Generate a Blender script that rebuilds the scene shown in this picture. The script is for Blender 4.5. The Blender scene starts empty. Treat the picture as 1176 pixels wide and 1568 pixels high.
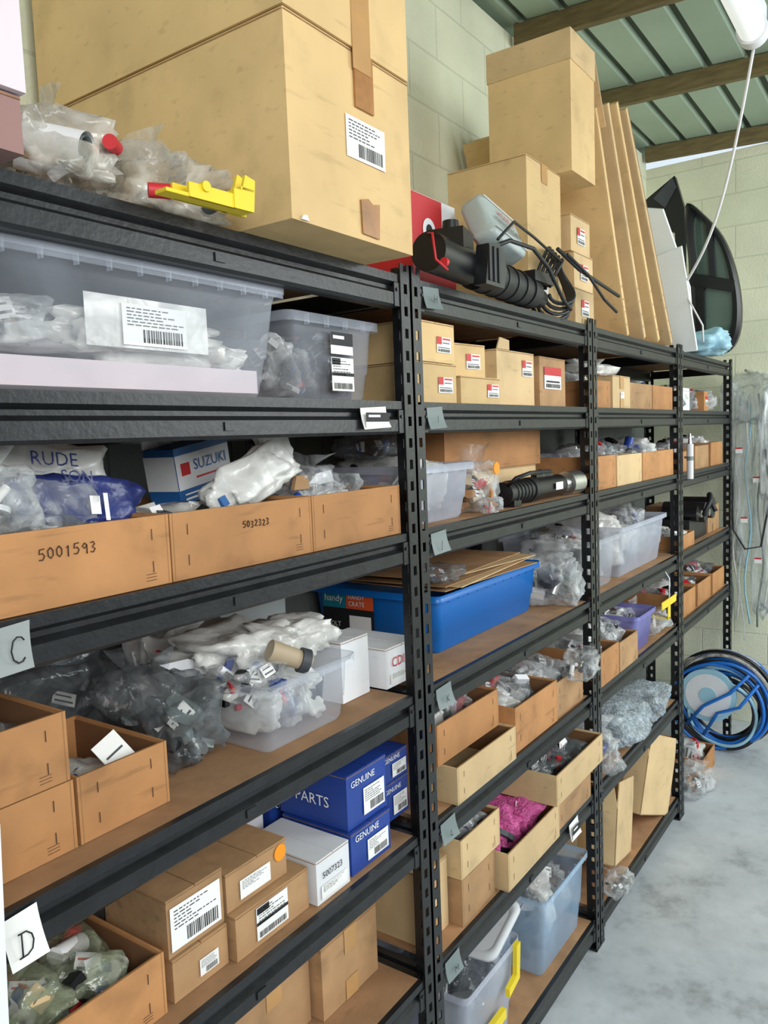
import bpy, bmesh, math, random
from mathutils import Vector, Matrix, noise
R=random.Random(7)
sc=bpy.context.scene
sc.view_settings.view_transform='Standard'
OX=0.0
# ------------------------------------------------------------ materials
def lin(c):
    return tuple(((x/255)/12.92 if x/255<=0.04045 else ((x/255+0.055)/1.055)**2.4) for x in c)+(1,)
def newmat(name):
    m=bpy.data.materials.new(name); m.use_nodes=True
    nt=m.node_tree; b=nt.nodes['Principled BSDF']; return m,nt,b
def mat(name,c,rough=.6,metal=0,var=.12,vs=6,bump=0,bs=60,alpha=1,spec=.5,c2=None,stretch=(1,1,1),emit=0,film=None,dirt=0):
    m,nt,b=newmat(name)
    tc=nt.nodes.new('ShaderNodeTexCoord'); mp=nt.nodes.new('ShaderNodeMapping'); mp.inputs['Scale'].default_value=stretch
    nt.links.new(tc.outputs['Object'],mp.inputs['Vector'])
    n=nt.nodes.new('ShaderNodeTexNoise'); n.inputs['Scale'].default_value=vs; n.inputs['Detail'].default_value=5
    nt.links.new(mp.outputs[0],n.inputs['Vector'])
    r=nt.nodes.new('ShaderNodeValToRGB'); r.color_ramp.elements[0].position=.3; r.color_ramp.elements[1].position=.7
    L=lin(c); L2=lin(c2) if c2 else tuple(min(1,x*(1+var)) for x in L[:3])+(1,)
    r.color_ramp.elements[0].color=tuple(x*(1-var) for x in L[:3])+(1,) if not c2 else L
    r.color_ramp.elements[1].color=L2
    nt.links.new(n.outputs['Fac'],r.inputs['Fac']); col=r.outputs[0]
    if dirt:   # grime blotches and scuff streaks
        for sc_,st,lo,hi in ((9,(1,1,1),.30,.44),(26,(.25,1,2.2),.30,.38)):
            m2=nt.nodes.new('ShaderNodeMapping'); m2.inputs['Scale'].default_value=st; nt.links.new(tc.outputs['Object'],m2.inputs['Vector'])
            oi=nt.nodes.new('ShaderNodeObjectInfo'); nt.links.new(oi.outputs['Random'],m2.inputs['Location'])
            nn=nt.nodes.new('ShaderNodeTexNoise'); nn.inputs['Scale'].default_value=sc_; nn.inputs['Detail'].default_value=6; nt.links.new(m2.outputs[0],nn.inputs['Vector'])
            mr=nt.nodes.new('ShaderNodeMapRange'); mr.inputs['From Min'].default_value=lo; mr.inputs['From Max'].default_value=hi; mr.inputs['To Min'].default_value=1-dirt; mr.inputs['To Max'].default_value=1; nt.links.new(nn.outputs['Fac'],mr.inputs['Value'])
            mx=nt.nodes.new('ShaderNodeMixRGB'); mx.blend_type='MULTIPLY'; mx.inputs[0].default_value=1; nt.links.new(col,mx.inputs[1]); nt.links.new(mr.outputs[0],mx.inputs[2]); col=mx.outputs[0]
        oi=nt.nodes.new('ShaderNodeObjectInfo'); mr=nt.nodes.new('ShaderNodeMapRange'); mr.inputs['To Min'].default_value=.86; mr.inputs['To Max'].default_value=1.06; nt.links.new(oi.outputs['Random'],mr.inputs['Value'])
        mx=nt.nodes.new('ShaderNodeMixRGB'); mx.blend_type='MULTIPLY'; mx.inputs[0].default_value=1; nt.links.new(col,mx.inputs[1]); nt.links.new(mr.outputs[0],mx.inputs[2]); col=mx.outputs[0]
    nt.links.new(col,b.inputs['Base Color'])
    b.inputs['Roughness'].default_value=rough; b.inputs['Metallic'].default_value=metal
    b.inputs['Specular IOR Level'].default_value=spec; b.inputs['Alpha'].default_value=alpha
    if bump:
        n2=nt.nodes.new('ShaderNodeTexNoise'); n2.inputs['Scale'].default_value=bs; n2.inputs['Detail'].default_value=3
        n2.inputs['Distortion'].default_value=.6 if film else 0
        nt.links.new(mp.outputs[0],n2.inputs['Vector'])
        bp=nt.nodes.new('ShaderNodeBump'); bp.inputs['Strength'].default_value=bump; bp.inputs['Distance'].default_value=.01
        nt.links.new(n2.outputs['Fac'],bp.inputs['Height']); nt.links.new(bp.outputs[0],b.inputs['Normal'])
    if film:   # crinkled film: opacity follows folds and grazing angle
        n3=nt.nodes.new('ShaderNodeTexNoise'); n3.inputs['Scale'].default_value=film[2]; n3.inputs['Detail'].default_value=4; n3.inputs['Distortion'].default_value=1.2
        nt.links.new(mp.outputs[0],n3.inputs['Vector'])
        mr=nt.nodes.new('ShaderNodeMapRange'); mr.inputs['From Min'].default_value=.42; mr.inputs['From Max'].default_value=.66
        mr.inputs['To Min'].default_value=film[0]; mr.inputs['To Max'].default_value=film[1]; nt.links.new(n3.outputs['Fac'],mr.inputs['Value'])
        lw=nt.nodes.new('ShaderNodeLayerWeight'); lw.inputs['Blend'].default_value=.25
        ma=nt.nodes.new('ShaderNodeMath'); ma.operation='MULTIPLY_ADD'; ma.use_clamp=True; ma.inputs[1].default_value=film[3]
        nt.links.new(lw.outputs['Facing'],ma.inputs[0]); nt.links.new(mr.outputs[0],ma.inputs[2]); nt.links.new(ma.outputs[0],b.inputs['Alpha'])
    if emit:
        b.inputs['Emission Color'].default_value=L; b.inputs['Emission Strength'].default_value=emit
    return m
CT=mat('carton_tan',(219,187,134),.75,var=.10,vs=5,bump=.12,bs=25,dirt=.14)
CT2=mat('carton_tan_light',(214,184,138),.75,var=.10,vs=6,bump=.1,bs=30,dirt=.16)
CB=mat('carton_brown',(182,130,82),.75,var=.16,vs=7,bump=.1,bs=40,dirt=.22)
CB2=mat('carton_brown_dusty',(176,138,98),.8,var=.16,vs=9,bump=.1,bs=40,dirt=.22)
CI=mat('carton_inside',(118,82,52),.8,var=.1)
CEDGE=mat('carton_edge',(150,112,70),.8,var=.2,vs=40)
TAPE=mat('brown_tape',(194,150,98),.25,var=.06,vs=20)
TAPED=mat('tape_scuffed',(172,120,68),.35,var=.2,vs=25,dirt=.2)
WHITE=mat('white_card',(232,234,238),.6,var=.04,dirt=.06)
PINKW=mat('pinkish_white_card',(226,214,222),.6,var=.05)
PINKB=mat('pinkish_brown_card',(150,116,112),.7,var=.1)
LABEL=mat('label_white',(242,242,240),.5,var=.02)
INK=mat('ink_black',(30,30,34),.6,var=.02)
INKP=mat('pen_ink',(60,36,26),.7,var=.02)
RED=mat('print_red',(200,40,48),.5,var=.05)
ORANGE=mat('orange_sticker',(250,150,20),.5,var=.03)
TEAL=mat('print_teal',(25,130,150),.5,var=.05)
ORR=mat('print_orange_red',(225,90,45),.5,var=.05)
BLUE=mat('blue_crate_plastic',(14,104,186),.35,var=.05,vs=3)
BBOX=mat('blue_card',(34,66,148),.4,var=.12,vs=10)
BBAG=mat('blue_foil_bag',(44,54,112),.3,var=.3,vs=12,bump=.6,bs=22)
SUZ=mat('box_blue_print',(28,92,156),.5,var=.06)
STEEL=mat('black_powdercoat',(28,30,33),.38,var=.35,vs=25,bump=.08,bs=90,dirt=.2)
BOARD=mat('hardboard',(170,130,94),.8,var=.16,vs=14,bump=.05,bs=90,dirt=.2)
BLACK=mat('black_plastic',(22,23,26),.35,var=.2)
RUBBER=mat('black_rubber',(28,30,34),.5,var=.15)
METAL=mat('bare_metal',(190,190,188),.28,metal=.9,var=.1,vs=20)
GREYB=mat('grey_card',(150,156,156),.7,var=.07)
DGREY=mat('dark_grey_part',(62,66,72),.5,var=.2)
POUCH=mat('grey_pouch',(176,188,186),.45,var=.08,bump=.3,bs=18)
YEL=mat('yellow_plastic',(240,212,44),.45,var=.06)
PINK=mat('pink_bubblewrap',(214,96,160),.3,var=.25,vs=60,bump=1,bs=110)
BWRAP=mat('bubblewrap',(185,198,206),.2,var=.25,vs=60,bump=1,bs=110,film=(.45,.9,60,.4))
GREYT=mat('grey_tag',(120,132,132),.5,var=.06)
TUB=mat('clear_tub_plastic',(210,218,232),.2,var=.03,vs=3,film=(.13,.22,3,.45))
TUBL=mat('frosted_tub_plastic',(204,210,226),.3,var=.04,vs=3,film=(.34,.48,3,.4))
TUBB=mat('bluish_tub_plastic',(180,210,238),.25,var=.04,film=(.3,.45,3,.4))
TUBP=mat('purple_tub_plastic',(125,125,195),.3,var=.05,alpha=.75)
BAG=mat('clear_polybag',(222,226,228),.10,var=.1,vs=14,bump=.9,bs=20,spec=1,film=(.07,.50,13,.35))
BAGH=mat('hazy_polybag',(214,210,200),.16,var=.12,vs=10,bump=.9,bs=16,spec=.9,film=(.30,.80,11,.35))
BAGV=mat('hanging_clear_film',(214,220,222),.12,var=.1,vs=5,bump=.7,bs=7,spec=1,film=(.16,.62,5,.3),stretch=(2.5,2.5,.5))
BAGD=mat('smoky_polybag',(120,126,130),.12,var=.2,vs=12,bump=.9,bs=20,spec=.9,film=(.18,.62,14,.35))
BAGG=mat('greenish_polybag',(160,168,140),.14,var=.2,vs=14,bump=.9,bs=24,spec=.9,film=(.2,.7,16,.35))
BAGW=mat('white_polybag',(232,232,228),.22,var=.10,vs=9,bump=.7,bs=13,spec=.8,film=(.60,.97,10,.25))
BLUET=mat('blue_hose',(30,110,200),.35,var=.08)
BLUEL=mat('pale_blue_plastic',(160,204,222),.35,var=.08)
GLASS=mat('tinted_glass',(96,118,108),.08,var=.1,spec=.9)
WOOD=mat('roof_timber',(112,98,64),.8,var=.25,vs=8,bump=.3,bs=40,stretch=(6,1,6))
ROOFM=mat('roof_steel',(160,178,160),.5,var=.08,vs=2,metal=.0)
SEAM=mat('roof_seam',(56,68,58),.6,var=.1)
FOAM=mat('white_foam_sheet',(240,246,246),.6,var=.03,bump=.1,bs=12)
BROWNP=mat('brown_fitting',(182,164,136),.5,var=.1)
LAMP=mat('lamp_diffuser',(240,245,245),.4,var=.01,emit=.5)
def wallmat(name,c1,c2,c3):
    m,nt,b=newmat(name)
    tc=nt.nodes.new('ShaderNodeTexCoord'); 
    sx=nt.nodes.new('ShaderNodeSeparateXYZ'); nt.links.new(tc.outputs['Object'],sx.inputs[0])
    ad=nt.nodes.new('ShaderNodeMath'); ad.operation='ADD'; nt.links.new(sx.outputs['X'],ad.inputs[0]); nt.links.new(sx.outputs['Y'],ad.inputs[1])
    cb=nt.nodes.new('ShaderNodeCombineXYZ'); nt.links.new(ad.outputs[0],cb.inputs['X']); nt.links.new(sx.outputs['Z'],cb.inputs['Y'])
    br=nt.nodes.new('ShaderNodeTexBrick'); br.inputs['Scale'].default_value=1
    br.inputs['Brick Width'].default_value=.40; br.inputs['Row Height'].default_value=.20
    br.inputs['Mortar Size'].default_value=.005; br.inputs['Mortar Smooth'].default_value=.6
    br.inputs['Color1'].default_value=lin(c1); br.inputs['Color2'].default_value=lin(c2); br.inputs['Mortar'].default_value=lin(c3)
    nt.links.new(cb.outputs[0],br.inputs['Vector'])
    n=nt.nodes.new('ShaderNodeTexNoise'); n.inputs['Scale'].default_value=3; n.inputs['Detail'].default_value=6; nt.links.new(tc.outputs['Object'],n.inputs['Vector'])
    mr=nt.nodes.new('ShaderNodeMapRange'); mr.inputs['To Min'].default_value=.72; mr.inputs['To Max'].default_value=1.12; nt.links.new(n.outputs['Fac'],mr.inputs['Value'])
    mx=nt.nodes.new('ShaderNodeMixRGB'); mx.blend_type='MULTIPLY'; mx.inputs[0].default_value=1
    nt.links.new(br.outputs['Color'],mx.inputs[1]); nt.links.new(mr.outputs[0],mx.inputs[2])
    nt.links.new(mx.outputs[0],b.inputs['Base Color'])
    n2=nt.nodes.new('ShaderNodeTexNoise'); n2.inputs['Scale'].default_value=90; nt.links.new(tc.outputs['Object'],n2.inputs['Vector'])
    m2=nt.nodes.new('ShaderNodeMath'); m2.operation='MULTIPLY_ADD'; m2.inputs[1].default_value=-1.0; nt.links.new(br.outputs['Fac'],m2.inputs[0]); nt.links.new(n2.outputs['Fac'],m2.inputs[2])
    bp=nt.nodes.new('ShaderNodeBump'); bp.inputs['Strength'].default_value=.45; bp.inputs['Distance'].default_value=.005
    nt.links.new(m2.outputs[0],bp.inputs['Height']); nt.links.new(bp.outputs[0],b.inputs['Normal']); b.inputs['Roughness'].default_value=.8
    return m
WALL=wallmat('painted_block_wall',(232,233,208),(226,229,203),(212,216,192))
WALLG=wallmat('shade_darkened_grey_block_wall',(122,126,122),(112,118,114),(96,100,96))  # grey lower blocks, shelf-interior shade put into their darker colour
def floormat():
    m,nt,b=newmat('concrete_floor')
    tc=nt.nodes.new('ShaderNodeTexCoord')
    n=nt.nodes.new('ShaderNodeTexNoise'); n.inputs['Scale'].default_value=2.4; n.inputs['Detail'].default_value=10; n.inputs['Roughness'].default_value=.68
    nt.links.new(tc.outputs['Object'],n.inputs['Vector'])
    r=nt.nodes.new('ShaderNodeValToRGB'); e=r.color_ramp.elements; e[0].position=.30; e[0].color=lin((140,142,146)); e[1].position=.62; e[1].color=lin((202,207,212))
    x=e.new(.42); x.color=lin((182,188,193))
    nt.links.new(n.outputs['Fac'],r.inputs['Fac'])
    v=nt.nodes.new('ShaderNodeTexNoise'); v.inputs['Scale'].default_value=9; v.inputs['Detail'].default_value=6; nt.links.new(tc.outputs['Object'],v.inputs['Vector'])
    mr=nt.nodes.new('ShaderNodeMapRange'); mr.inputs['From Min'].default_value=.28; mr.inputs['From Max'].default_value=.44; mr.inputs['To Min'].default_value=.80; mr.inputs['To Max'].default_value=1; nt.links.new(v.outputs['Fac'],mr.inputs['Value'])
    mx=nt.nodes.new('ShaderNodeMixRGB'); mx.blend_type='MULTIPLY'; mx.inputs[0].default_value=1; nt.links.new(r.outputs[0],mx.inputs[1]); nt.links.new(mr.outputs[0],mx.inputs[2])
    nt.links.new(mx.outputs[0],b.inputs['Base Color'])
    b.inputs['Roughness'].default_value=.45
    bp=nt.nodes.new('ShaderNodeBump'); bp.inputs['Strength'].default_value=.12; n2=nt.nodes.new('ShaderNodeTexNoise'); n2.inputs['Scale'].default_value=40
    nt.links.new(tc.outputs['Object'],n2.inputs['Vector']); nt.links.new(n2.outputs['Fac'],bp.inputs['Height']); nt.links.new(bp.outputs[0],b.inputs['Normal'])
    return m
FLOOR=floormat()
# ------------------------------------------------------------ mesh builder
_ico={}
def ico(n):
    if n not in _ico:
        bm=bmesh.new(); bmesh.ops.create_icosphere(bm,subdivisions=n,radius=1)
        bm.verts.ensure_lookup_table()
        _ico[n]=([v.co.copy() for v in bm.verts],[[v.index for v in f.verts] for f in bm.faces]); bm.free()
    return _ico[n]
_txt={}
def textmesh(s):
    if s not in _txt:
        cu=bpy.data.curves.new('t','FONT'); cu.body=s; cu.size=1; cu.resolution_u=2
        o=bpy.data.objects.new('t',cu); sc.collection.objects.link(o)
        dg=bpy.context.evaluated_depsgraph_get(); me=bpy.data.meshes.new_from_object(o.evaluated_get(dg))
        vs=[v.co.copy() for v in me.vertices]; fs=[list(p.vertices) for p in me.polygons]
        bpy.data.objects.remove(o); bpy.data.meshes.remove(me); bpy.data.curves.remove(cu)
        w=max([v.x for v in vs] or [1]); _txt[s]=(vs,fs,w)
    return _txt[s]
HW={'5':[[(.9,1.55),(.25,1.5),(.15,.9),(.6,1.0),(.9,.6),(.6,.1),(.1,.15)]],'0':[[(.5,1.5),(.12,1.1),(.15,.4),(.5,.05),(.85,.4),(.85,1.1),(.5,1.5)]],
 '1':[[(.3,1.2),(.55,1.5),(.5,.0)]],'9':[[(.85,1.2),(.5,1.5),(.15,1.1),(.45,.75),(.85,1.2),(.8,.0)]],'3':[[(.15,1.4),(.6,1.5),(.8,1.15),(.4,.8),(.85,.5),(.55,.05),(.1,.15)]],
 '2':[[(.15,1.2),(.5,1.5),(.85,1.15),(.15,.05),(.9,.08)]],'C':[[(.9,1.3),(.75,1.5),(.5,1.55),(.25,1.35),(.1,.8),(.2,.3),(.5,.05),(.75,.1),(.9,.3)]],'D':[[(.2,.05),(.2,1.5)],[(.0,1.5),(.5,1.5),(.8,1.2),(.9,.8),(.8,.3),(.5,.08),(.0,.05)]]}
class MB:
    def __init__(s): s.v=[];s.f=[];s.m=[];s.s=[];s.mats=[];s.M=Matrix.Identity(4)
    def add(s,vs,fs,mt,smooth=False,M=None):
        if mt not in s.mats: s.mats.append(mt)
        k=s.mats.index(mt); o=len(s.v); T=s.M@M if M is not None else s.M
        s.v+= [T@Vector(v) for v in vs]
        for f in fs: s.f.append([i+o for i in f]); s.m.append(k); s.s.append(smooth)
    def box(s,x0,x1,y0,y1,z0,z1,mt,M=None):
        v=[(x,y,z) for z in (z0,z1) for y in (y0,y1) for x in (x0,x1)]
        s.add(v,[(0,2,3,1),(4,5,7,6),(0,1,5,4),(2,6,7,3),(0,4,6,2),(1,3,7,5)],mt,M=M)
    def cyl(s,a,b,r0,r1,mt,n=20,cap=True,smooth=True):
        a=Vector(a);b=Vector(b);d=(b-a).normalized(); p=d.orthogonal().normalized(); q=d.cross(p)
        vs=[];
        for c,r in((a,r0),(b,r1)):
            for i in range(n):
                t=2*math.pi*i/n; vs.append(c+p*math.cos(t)*r+q*math.sin(t)*r)
        s.add(vs,[(i,(i+1)%n,n+(i+1)%n,n+i) for i in range(n)],mt,smooth)
        if cap: s.add(vs,[tuple(reversed(range(n))),tuple(range(n,2*n))],mt)
    def tube(s,pts,r,mt,n=8):
        pts=[Vector(p) for p in pts]; vs=[]; N=len(pts); p=None
        for i,c in enumerate(pts):
            d=(pts[min(i+1,N-1)]-pts[max(i-1,0)]).normalized()
            if p is None: p=d.orthogonal().normalized()
            p=(p-d*p.dot(d)).normalized(); q=d.cross(p)
            for k in range(n):
                t=2*math.pi*k/n; vs.append(c+p*math.cos(t)*r+q*math.sin(t)*r)
        fs=[(i*n+k,i*n+(k+1)%n,(i+1)*n+(k+1)%n,(i+1)*n+k) for i in range(N-1) for k in range(n)]
        s.add(vs,fs+[tuple(reversed(range(n))),tuple(range((N-1)*n,N*n))],mt,True)
    def prism(s,poly,mt,axis='x',a=0,b=1,M=None,smooth=False):
        n=len(poly)
        def P(p,t): return {'x':(t,p[0],p[1]),'y':(p[0],t,p[1]),'z':(p[0],p[1],t)}[axis]
        vs=[P(p,a) for p in poly]+[P(p,b) for p in poly]
        s.add(vs,[(i,(i+1)%n,n+(i+1)%n,n+i) for i in range(n)],mt,smooth,M)
        s.add(vs,[tuple(reversed(range(n))),tuple(range(n,2*n))],mt,False,M)
    def bag(s,c,size,mt,seed=0,n=4,rough=.16,M=None,p=.65):
        vs,fs=ico(n); out=[]; o=Vector((seed*7.3,seed*3.1,seed*1.7))
        for v in vs:
            w=Vector([math.copysign(abs(a)**p,a) for a in v])
            f=noise.noise(v*1.6+o)*rough*1.6+(0.5-abs(noise.noise(v*3.6+o)))*rough*1.0+(.5-abs(noise.noise(v*8+o)))*rough*.7
            w=w*(1+f-rough*.75)
            out.append((c[0]+w.x*size[0]/2,c[1]+w.y*size[1]/2,c[2]+max(-1.0,w.z)*size[2]/2))
        s.add(out,fs,mt,True,M)
    def bits(s,c,size,seed,n=8,cols=None):
        r=random.Random(seed); cols=cols or [BLACK,METAL,RED,WHITE,GREYT,BLACK,LABEL,BBOX,DGREY,DGREY,METAL]
        for i in range(n):
            p=Vector([c[k]+(r.random()-.5)*size[k]*.72 for k in range(3)]); q=min(size)*(.14+.16*r.random()); mt=r.choice(cols)
            Mx=Matrix.Translation(p)@Matrix.Rotation(r.random()*3,4,Vector((r.random(),r.random(),r.random()+.1)))
            u=r.random()
            if u<.4:
                sv=s.M; s.M=sv@Mx; s.cyl((0,0,-q),(0,0,q),q*.5,q*.5,mt,12); s.M=sv
            elif u<.6:
                s.add([Mx@Vector((q*1.3*math.cos(a*math.pi/6)*k,q*1.3*math.sin(a*math.pi/6)*k,z)) for z in(-q*.2,q*.2) for k in (1,.55) for a in range(12)],
                 [f for a in range(12) for f in ((a,(a+1)%12,24+(a+1)%12,24+a),(12+a,36+a,36+(a+1)%12,12+(a+1)%12),(a,12+a,12+(a+1)%12,(a+1)%12),(24+a,24+(a+1)%12,36+(a+1)%12,36+a))],mt)
            else: s.box(-q,q,-q*.6,q*.6,-q*.35,q*.35,mt,M=Mx)
        for i in range(max(1,n//6)):  # paper labels
            p=Vector((c[0]+(r.random()-.5)*size[0]*.5,c[1]-size[1]*.30*r.random(),c[2]+size[2]*.3*r.random()))
            Mx=Matrix.Translation(p)@Matrix.Rotation(-.9+.8*r.random(),4,'X')@Matrix.Rotation((r.random()-.5)*1.4,4,'Y'); q=min(.024,min(size)*.28)
            s.box(-q,q,-.0005,.0005,-q*.7,q*.7,LABEL,M=Mx)
            s.box(-q*.8,q*.6,-.0008,-.0006,q*.2,q*.35,r.choice([INK,RED,INK]),M=Mx); s.box(-q*.8,q*.8,-.0008,-.0006,-q*.4,-q*.2,DGREY,M=Mx)
    def rect(s,side,pos,a0,a1,b0,b1,mt,e=.0012):
        if side=='f': v=[(a0,pos-e,b0),(a1,pos-e,b0),(a1,pos-e,b1),(a0,pos-e,b1)]
        elif side=='l': v=[(pos-e,a1,b0),(pos-e,a0,b0),(pos-e,a0,b1),(pos-e,a1,b1)]
        else: v=[(a0,b0,pos+e),(a1,b0,pos+e),(a1,b1,pos+e),(a0,b1,pos+e)]
        s.add(v,[(0,1,2,3)],mt)
    def text(s,t,side,pos,a,b,size,mt,rot=0,e=.0022,w=None):
        vs,fs,W=textmesh(t)
        if w: size=w/W
        out=[]
        cr,sr=math.cos(rot),math.sin(rot)
        for v in vs:
            x=(v.x*cr-v.y*sr)*size; y=(v.x*sr+v.y*cr)*size
            if side=='f': out.append((a+x,pos-e,b+y))
            elif side=='l': out.append((pos-e,a-x,b+y))
            else: out.append((a+x,b+y,pos+e))
        s.add(out,fs,mt)
    def hand(s,t,pos,a,b,w,mt,th=.0009):
        cw=w/len(t); r=random.Random(len(t)+int(a*100))
        for i,ch in enumerate(t):
            ox=a+cw*i; oz=b+r.uniform(-.001,.001); k=cw*.78
            for st in HW.get(ch,[]):
                s.tube([(ox+p[0]*k,pos-.0012,oz+p[1]*k) for p in st],th,mt,5)
    def label(s,side,pos,a0,a1,b0,b1,style='bar',seed=1):
        r=random.Random(seed); W=a1-a0; H=b1-b0
        def rc(fa0,fa1,fb0,fb1,mt,e=.0018):
            if side=='l': s.rect(side,pos,a1-fa1*W,a1-fa0*W,b0+fb0*H,b0+fb1*H,mt,e)
            else: s.rect(side,pos,a0+fa0*W,a0+fa1*W,b0+fb0*H,b0+fb1*H,mt,e)
        rc(0,1,0,1,LABEL,.0012)
        if style=='red': rc(.0,.34,.52,1,RED); rc(.4,.95,.82,.93,RED); rc(.4,.9,.6,.66,DGREY); rc(.06,.9,.3,.35,DGREY); 
        if style=='redtop': rc(0,1,.62,1,RED); rc(.1,.9,.3,.38,INK)
        if style=='tealtop': rc(0,1,.8,1,TEAL)
        if style in('bar','red','redtop','tealtop','hdr'):
            x=.08 if style!='bar' else .3
            y0,y1=(.06,.24) if style!='bar' else (.08,.4)
            while x<.92:
                w=.008+.02*r.random(); rc(x,x+w,y0,y1,INK); x+=w+.01+.015*r.random()
        if style in('bar','txt','hdr'):
            for k in range(6):
                y=.48+.08*k; x=.07; e_=.35+.55*r.random()
                while x<e_:
                    w=.03+.08*r.random(); rc(x,min(x+w,.95),y,y+.026,DGREY); x+=w+.025
        if style=='hdr': rc(0,1,.45,.55,INK); rc(0.02,.4,.78,.98,INK)
        if style=='black': rc(0,1,.4,1,INK); rc(.1,.6,.7,.85,LABEL,.0022)
    def finish(s,name,bevel=0,ctr=True):
        if ctr:
            xs=[v.x for v in s.v]; ys=[v.y for v in s.v]; zs=[v.z for v in s.v]
            o=Vector(((min(xs)+max(xs))/2,(min(ys)+max(ys))/2,min(zs)))
        else: o=Vector()
        me=bpy.data.meshes.new(name); me.from_pydata([v-o for v in s.v],[],s.f)
        for m_ in s.mats: me.materials.append(m_)
        me.polygons.foreach_set('material_index',s.m); me.polygons.foreach_set('use_smooth',s.s); me.update()
        ob=bpy.data.objects.new(name,me); ob.location=o+Vector((OX,0,0)); sc.collection.objects.link(ob)
        if bevel:
            b=ob.modifiers.new('b','BEVEL'); b.width=bevel; b.segments=2; b.limit_method='ANGLE'; b.angle_limit=math.radians(60)
        return ob
def rotM(x0,x1,y0,y1,deg,tilt=None,z=0):
    c=Vector(((x0+x1)/2,(y0+y1)/2,z)); M=Matrix.Translation(c)@Matrix.Rotation(math.radians(deg),4,'Z')
    if tilt: M=M@Matrix.Rotation(math.radians(tilt[1]),4,tilt[0])
    return M@Matrix.Translation(-c)
def carton(x0,x1,y0,y1,z0,h,m=CT,rot=0,labels=(),tape=True,name='cardboard_carton',tilt=None,texts=(),tapef=True,dents=True,extra=None):
    b=MB(); z0+=.0008
    if rot or tilt: b.M=rotM(x0,x1,y0,y1,rot,tilt,z0)
    z1=z0+h; t=.003
    N=7; vs=[];fs=[]; 
    def face(P):
        o=len(vs)
        for i in range(N+1):
            for j in range(N+1): vs.append(P(i/N,j/N))
        for i in range(N):
            for j in range(N): a=o+i*(N+1)+j; fs.append((a,a+N+1,a+N+2,a+1))
    W=x1-x0;Dp=y1-y0; sd=x0*5+z0*3; A=.010*min(1,h*4) if dents else 0
    def bow(i,j,k): 
        e=math.sin(math.pi*i)*math.sin(math.pi*j); return -(e*A*(.4+noise.noise(Vector((i*2+sd,j*2,k)))))*.6
    face(lambda i,j:(x0+W*i,y0+bow(i,j,1)*.5,z0+(h-t)*j))
    face(lambda i,j:(x0+bow(i,j,2)*.5,y1-Dp*i,z0+(h-t)*j))
    face(lambda i,j:(x1,y0+Dp*i,z0+(h-t)*j))
    face(lambda i,j:(x1-W*i,y1,z0+(h-t)*j))
    face(lambda i,j:(x0+W*i,y1-Dp*j,z0)); face(lambda i,j:(x0+W*i,y0+Dp*j,z1-t))
    b.add(vs,fs,m)
    g=.0015
    if W>=Dp:
        ym=(y0+y1)/2; b.box(x0,x1,y0,ym-g,z1-t,z1,m); b.box(x0,x1,ym+g,y1,z1-t,z1,m)
        if tape: b.box(x0-.0008,x1+.0008,ym-.024,ym+.024,z1,z1+.0006,TAPE); b.rect('l',x0,ym-.024,ym+.024,z1-min(.06,h*.4),z1,TAPE,.0022)
    else:
        xm=(x0+x1)/2; b.box(x0,xm-g,y0,y1,z1-t,z1,m); b.box(xm+g,x1,y0,y1,z1-t,z1,m)
        if tape:
            b.box(xm-.024,xm+.024,y0-.0008,y1,z1,z1+.0006,TAPE)
            if tapef: b.rect('f',y0,xm-.024,xm+.024,z1-min(.06,h*.4),z1,TAPE,.0022); b.rect('f',y0,xm-.024,xm+.024,z0,z0+min(.05,h*.3),TAPE,.0022)
    b.rect('f',y0,x0,x1,z1-t-.0015,z1-t,CEDGE,.0016); b.rect('l',x0,y0,y1,z1-t-.0015,z1-t,CEDGE,.0016)
    for (side,a0,a1,b0,b1,st) in labels:
        mt={'orange':ORANGE}.get(st)
        if side=='f': pos=y0-.002; A0=x0+W*a0;A1=x0+W*a1
        elif side=='l': pos=x0-.002; A0=y0+Dp*a0;A1=y0+Dp*a1
        B0=z0+h*b0;B1=z0+h*b1
        if mt:
            c=((A0+A1)/2,(B0+B1)/2); r=(A1-A0)/2
            pts=[(c[0]+r*math.cos(t_*math.pi/12),pos-.001,c[1]+r*math.sin(t_*math.pi/12)) for t_ in range(24)]
            b.add(pts,[tuple(range(24))],mt)
        else: b.label(side,pos,A0,A1,B0,B1,st,int(x0*100+z0*10))
    for (t_,side,a,bb,w,mt) in texts:
        if side=='f': b.text(t_,side,y0-.001,x0+W*a,z0+h*bb,.1,mt,w=w*W)
        else: b.text(t_,side,x0-.001,y1-Dp*a,z0+h*bb,.1,mt,w=w*Dp)
    if extra: extra(b)
    return b.finish(name)
def text_pos(t): return (.36,.095) if t=='5001593' else (.46,.07)
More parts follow.
